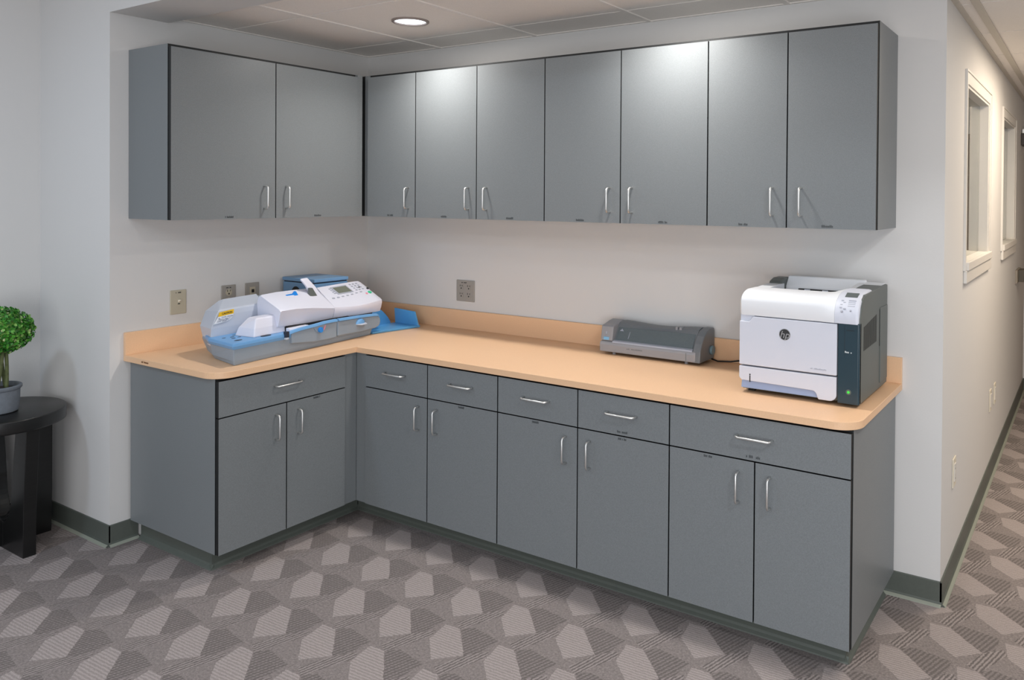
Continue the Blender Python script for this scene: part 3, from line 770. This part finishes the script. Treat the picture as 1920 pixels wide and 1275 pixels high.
def key(bm, s, d, w, l, hgt=.0015, seg=None):
    if seg:
        c = pp(s, d); loft(bm, [[pp(s+w*math.cos(2*PI*k/seg), d+l*math.sin(2*PI*k/seg)) - pn*.002 for k in range(seg)], [pp(s+w*math.cos(2*PI*k/seg), d+l*math.sin(2*PI*k/seg)) + pn*hgt for k in range(seg)]])
    else:
        q = [pp(s-w, d-l), pp(s+w, d-l), pp(s+w, d+l), pp(s-w, d+l)]
        loft(bm, [[v - pn*.002 for v in q], [v + pn*hgt for v in q]])
b = B(); key(b, .766, .121, .056, .028, .0012); bz = obj('display_bezel', b, M_key2, hd)
b = B(); key(b, .768, .121, .046, .021, .0022); obj('display', b, M_lcd2, bz)
b = B()
for k in range(7): key(b, .655+k*.035, .072+.002*k, .007, .003)
for i in range(3):
    for j in range(4): key(b, .852+i*.024, .102+j*.015, .006, .0035)
for j in range(4): key(b, .700, .104+j*.012, .006, .0025)
obj('keypad', b, M_key2, hd)
b = B(); key(b, .913, .068, .011, .009, .003, 18); obj('start_key', b, M_green, hd)
b = B(); key(b, .886, .064, .007, .006, .0025, 16); obj('stop_key', b, M_pink, hd)
b = B(); key(b, .932, .098, .007, .006, .002, 16); key(b, .89, .118, .005, .004, .002, 12); obj('dark_key', b, M_text, hd)
# upright white flap between cover and head
b = B()
loft(b, [[(.565, .112, .212), (.622, .112, .212), (.622, .14, .224), (.565, .14, .224)], [(.543, .128, .262), (.594, .128, .262), (.594, .15, .27), (.543, .15, .27)],
         [(.516, .140, .298), (.562, .140, .300), (.562, .155, .304), (.516, .155, .302)], [(.520, .146, .306), (.557, .146, .309), (.557, .154, .310), (.520, .154, .308)]])
fl = obj('wetter_flap', b, M_fwhite, t, bevel=.003)
b = B(); loft(b, [[(.535, .105, .215), (.585, .105, .215), (.59, .128, .225), (.54, .128, .225)], [(.545, .122, .262), (.566, .122, .26), (.566, .132, .262), (.545, .132, .264)]]); obj('flap_hinge', b, M_pdark, fl)
# rear mechanism block behind covers
b = B(); loft(b, [ring([(.35, .2), (.60, .2), (.60, .33), (.37, .33)], .08), ring([(.35, .2), (.60, .2), (.60, .32), (.38, .32)], .23)]); obj('rear_block', b, M_fgrey, t, bevel=.006)
# stacker tray at the far end
b = B()
loft(b, [ring([(.862, .004), (1.145, -.078), (1.175, .10), (.88, .16)], .0005), ring([(.858, .0), (1.15, -.08), (1.18, .105), (.88, .165)], .012)])
st = obj('stacker_tray', b, M_tray, t, bevel=.003)
b = B(); rr = []
for k in range(13):
    s = .88 + .255*k/12; d = .06 + .055*math.sin(PI*k/12*.6); h = .118*math.cos(PI/2*max(0, (k-3)/9.2))**.7 if k > 3 else .118
    rr.append([(s, d, .010), (s, d+.008, .010), (s, d+.008, .010+h), (s, d, .010+h)])
loft(b, rr); obj('curved_guide', b, M_tray, st, smooth=True, auto=40)
b = B(); loft(b, [[(1.133, -.076, .01), (1.141, -.078, .01), (1.168, .10, .01), (1.16, .10, .01)], [(1.128, -.055, .086), (1.136, -.057, .086), (1.16, .10, .094), (1.152, .10, .094)]]); obj('end_stop', b, M_tray, st, bevel=.002)

# steel-blue box behind the mailing machine
t = thing('storage_box', 'steel blue lidded box standing in the corner behind the mailing machine', 'box', (.021, -.592, ZC))
b = B(); box(b, 0, 0, 0, .249, .212, .258); sb = obj('box_body', b, M_bbox, t, bevel=.003)
b = B(); box(b, .004, .004, .258, .245, .208, .264); obj('lid_gap', b, M_fdark, t)
b = B(); box(b, -.003, -.003, .264, .252, .215, .282); obj('lid', b, M_bbox, t, bevel=.003)
b = B(); disc(b, (.105, .0, .205), (1, 0, 0), (0, 0, 1), (0, -1, 0), .033, .002, 28); obj('finger_hole', b, M_slot, sb)

# ------------------------------------------------------------------ side table
TX, TY, TZ, TR = -.362, -1.727, .599, .246
t = thing('side_table', 'small round black wooden side table in the left corner', 'table', (TX, TY, 0))
b = B(); lathe(b, [(TR-.006, TZ-.055), (TR-.001, TZ-.052), (TR, TZ-.046), (TR, TZ-.006), (TR-.001, TZ-.002), (TR-.004, TZ)], 96); obj('tabletop', b, M_wood, t, smooth=True, auto=50)
def uslab(bm, half_t, half_b, th):
    """U shaped board: outer sides lean in, inner cut is a tall curve"""
    zt = TZ-.0555
    for s in (1, -1):
        outer = [(half_t, zt), (half_b+.004, .2), (half_b, 0)]
        inner = [(half_t-.100, zt)]
        for k in range(0, 13):
            a = k/12*PI/2
            inner.append(((half_b-.103)*math.cos(a), .30 - .185*math.sin(a)))
        pts = outer + [(0, 0)] + inner[::-1]
        prism(bm, [(s*p[0], p[1]) for p in pts], 'y', -th/2, th/2)
b = B(); uslab(b, .222, .188, .05); l1 = obj('leg_board', b, M_wood, t, bevel=.002); l1.location = (0, .041, 0)
b = B(); uslab(b, .222, .217, .05); l2 = obj('leg_board', b, M_wood, t, bevel=.002); l2.rotation_euler = (0, 0, PI/2); l2.location = (-.05, 0, 0)

# topiary
PX, PY = -.338, -1.742
t = thing('potted_topiary', 'green ball-shaped topiary plant in a grey pot on the black side table', 'plant', (PX, PY, TZ+.0005))
b = B(); lathe(b, [(q*.82, w*.80) for q, w in ((.084, 0), (.092, .006), (.097, .03), (.1, .08), (.101, .118), (.106, .122), (.110, .128), (.110, .138), (.106, .142), (.098, .142), (.095, .136), (.093, .112), (.002, .112))], 56); obj('pot', b, M_pot, t, smooth=True, auto=40)
b = B(); lathe(b, [(.0755, .0895), (.073, .095), (.04, .099), (.001, .1)], 32); obj('soil', b, M_soil, t, smooth=True)
b = B()
for k in range(4):
    a0 = k*PI/2+.4
    pts = [(.028*math.cos(a0+1.3*u)*(1-.45*u) + .004*u + .018, .022*math.sin(a0+1.3*u)*(1-.4*u) + .010, .092+u*.22) for u in [i/9 for i in range(10)]]
    tube(b, pts, .0075, 8)
obj('stem', b, M_stem, t, smooth=True)
b = B()
cz = .345; RX, RZ = .134, .097
CXO, CYO = -.004, -.003
lathe(b, [(.001, -RZ*.86)] + [(RX*.86*math.cos(a), RZ*.86*math.sin(a)) for a in [(-80+160*i/10)*PI/180 for i in range(11)]] + [(.001, RZ*.86)], 24, c=(CXO, CYO, cz))
for i in range(3000):
    z = random.uniform(-1, 1); a = random.uniform(0, 2*PI); r = math.sqrt(1-z*z)
    n = Vector((r*math.cos(a), r*math.sin(a), z)); f = random.uniform(.88, 1.06)
    c = Vector((n.x*RX*f + CXO, n.y*RX*f + CYO, n.z*RZ*f + cz))
    d = (n + Vector((random.uniform(-1, 1), random.uniform(-1, 1), random.uniform(-1, 1)))*.75).normalized()
    u = d.cross(Vector((random.uniform(-1, 1), random.uniform(-1, 1), random.uniform(-1, 1)))).normalized(); w = d.cross(u)
    L, Wd = random.uniform(.009, .015), random.uniform(.0045, .0075)
    v = [c - u*L*.5, c - u*L*.1 + w*Wd, c + u*L*.4 + w*Wd*.6 + d*.002, c + u*L*.6, c + u*L*.4 - w*Wd*.6 + d*.002, c - u*L*.1 - w*Wd]
    b.faces.new([b.verts.new(p) for p in v])
fo_ = obj('foliage', b, M_leaf, t)

# ------------------------------------------------------------------ lights
def area(name, loc, rot, size, power, col, shape='DISK', spread=180, sy=None):
    l = bpy.data.lights.new(name, 'AREA'); l.shape = shape; l.size = size; l.energy = power; l.color = col
    if sy: l.size_y = sy
    l.spread = math.radians(spread)
    o = bpy.data.objects.new(name, l); C.objects.link(o); o.location = loc; o.rotation_euler = rot
    return o
COOL = (.88, .94, 1.0); NEUT = (1, .965, .92); WARM = (1, .85, .67)
for x, y in ((.912, -.572), (2.185, -.563)):
    area('downlight_lamp', (x, y, ZCL-.0088), (0, 0, 0), .13, 3.9, NEUT, spread=132)
    area('downlight_lamp', (x, y, ZCL-.0092), (0, 0, 0), .13, 4.5, NEUT, spread=180)
area('room_lamp', (.25, -3.2, ZMAIN-.02), (0, 0, 0), .3, 16, (.62, .80, 1))
area('room_lamp', (4.3, -2.2, ZMAIN-.02), (0, 0, 0), .28, 25, COOL)
area('room_panel', (2.2, -4.6, ZMAIN-.02), (0, 0, 0), 1.2, 40, COOL, 'RECTANGLE', sy=1.2)
area('room_fill', (4.7, -5.2, 1.0), (PI/2, 0, math.radians(26)), 3.0, 98, (.95, .97, 1), 'RECTANGLE', sy=1.8)  # large unseen fill light, added to flatten the shading from the front
area('hall_area_light', (4.25, -.55, ZCL-.02), (0, 0, 0), .4, 12, (1, .93, .84))  # unseen fill, added to brighten the right end panels of the cabinets
area('hall_area_light', (3.75, 1.4, ZHALL-.02), (0, 0, 0), .5, 29, WARM, 'RECTANGLE', sy=1.1)
area('office_fill', (2.2, 1.8, 2.6), (0, 0, 0), .8, 3.5, (.93, 1, .80))  # unseen fill, added so the office wall shows through the glass
w = bpy.data.worlds.new('world'); bpy.context.scene.world = w; w.use_nodes = True
bg = w.node_tree.nodes['Background']; bg.inputs[0].default_value = (.80, .90, 1, 1); bg.inputs[1].default_value = .27

# ------------------------------------------------------------------ camera
cd = bpy.data.cameras.new('camera'); cam = bpy.data.objects.new('camera', cd); C.objects.link(cam)
yaw, pitch, roll_ = .5684, -.0112, .0072
c_, s_ = math.cos, math.sin
f = Vector((-s_(yaw)*c_(pitch), c_(yaw)*c_(pitch), s_(pitch))); r = Vector((c_(yaw), s_(yaw), 0)); u = r.cross(f)
r2 = r*c_(roll_) + u*s_(roll_); u2 = -r*s_(roll_) + u*c_(roll_)
cam.matrix_world = Matrix(((r2.x, u2.x, -f.x, 3.5909), (r2.y, u2.y, -f.y, -3.2395), (r2.z, u2.z, -f.z, 1.5337), (0, 0, 0, 1)))
cd.sensor_fit = 'HORIZONTAL'; cd.sensor_width = 36; cd.lens = 1491.89/1920*36
cd.shift_x = (960-1100.03)/1920; cd.shift_y = (385.607-637.5)/1920
cd.clip_start = .02; cd.clip_end = 100
sc = bpy.context.scene
sc.camera = cam
sc.view_settings.view_transform = 'Standard'; sc.view_settings.look = 'None'
sc.view_settings.exposure = 0.09; sc.view_settings.gamma = 1; sc.view_settings.use_curve_mapping = False
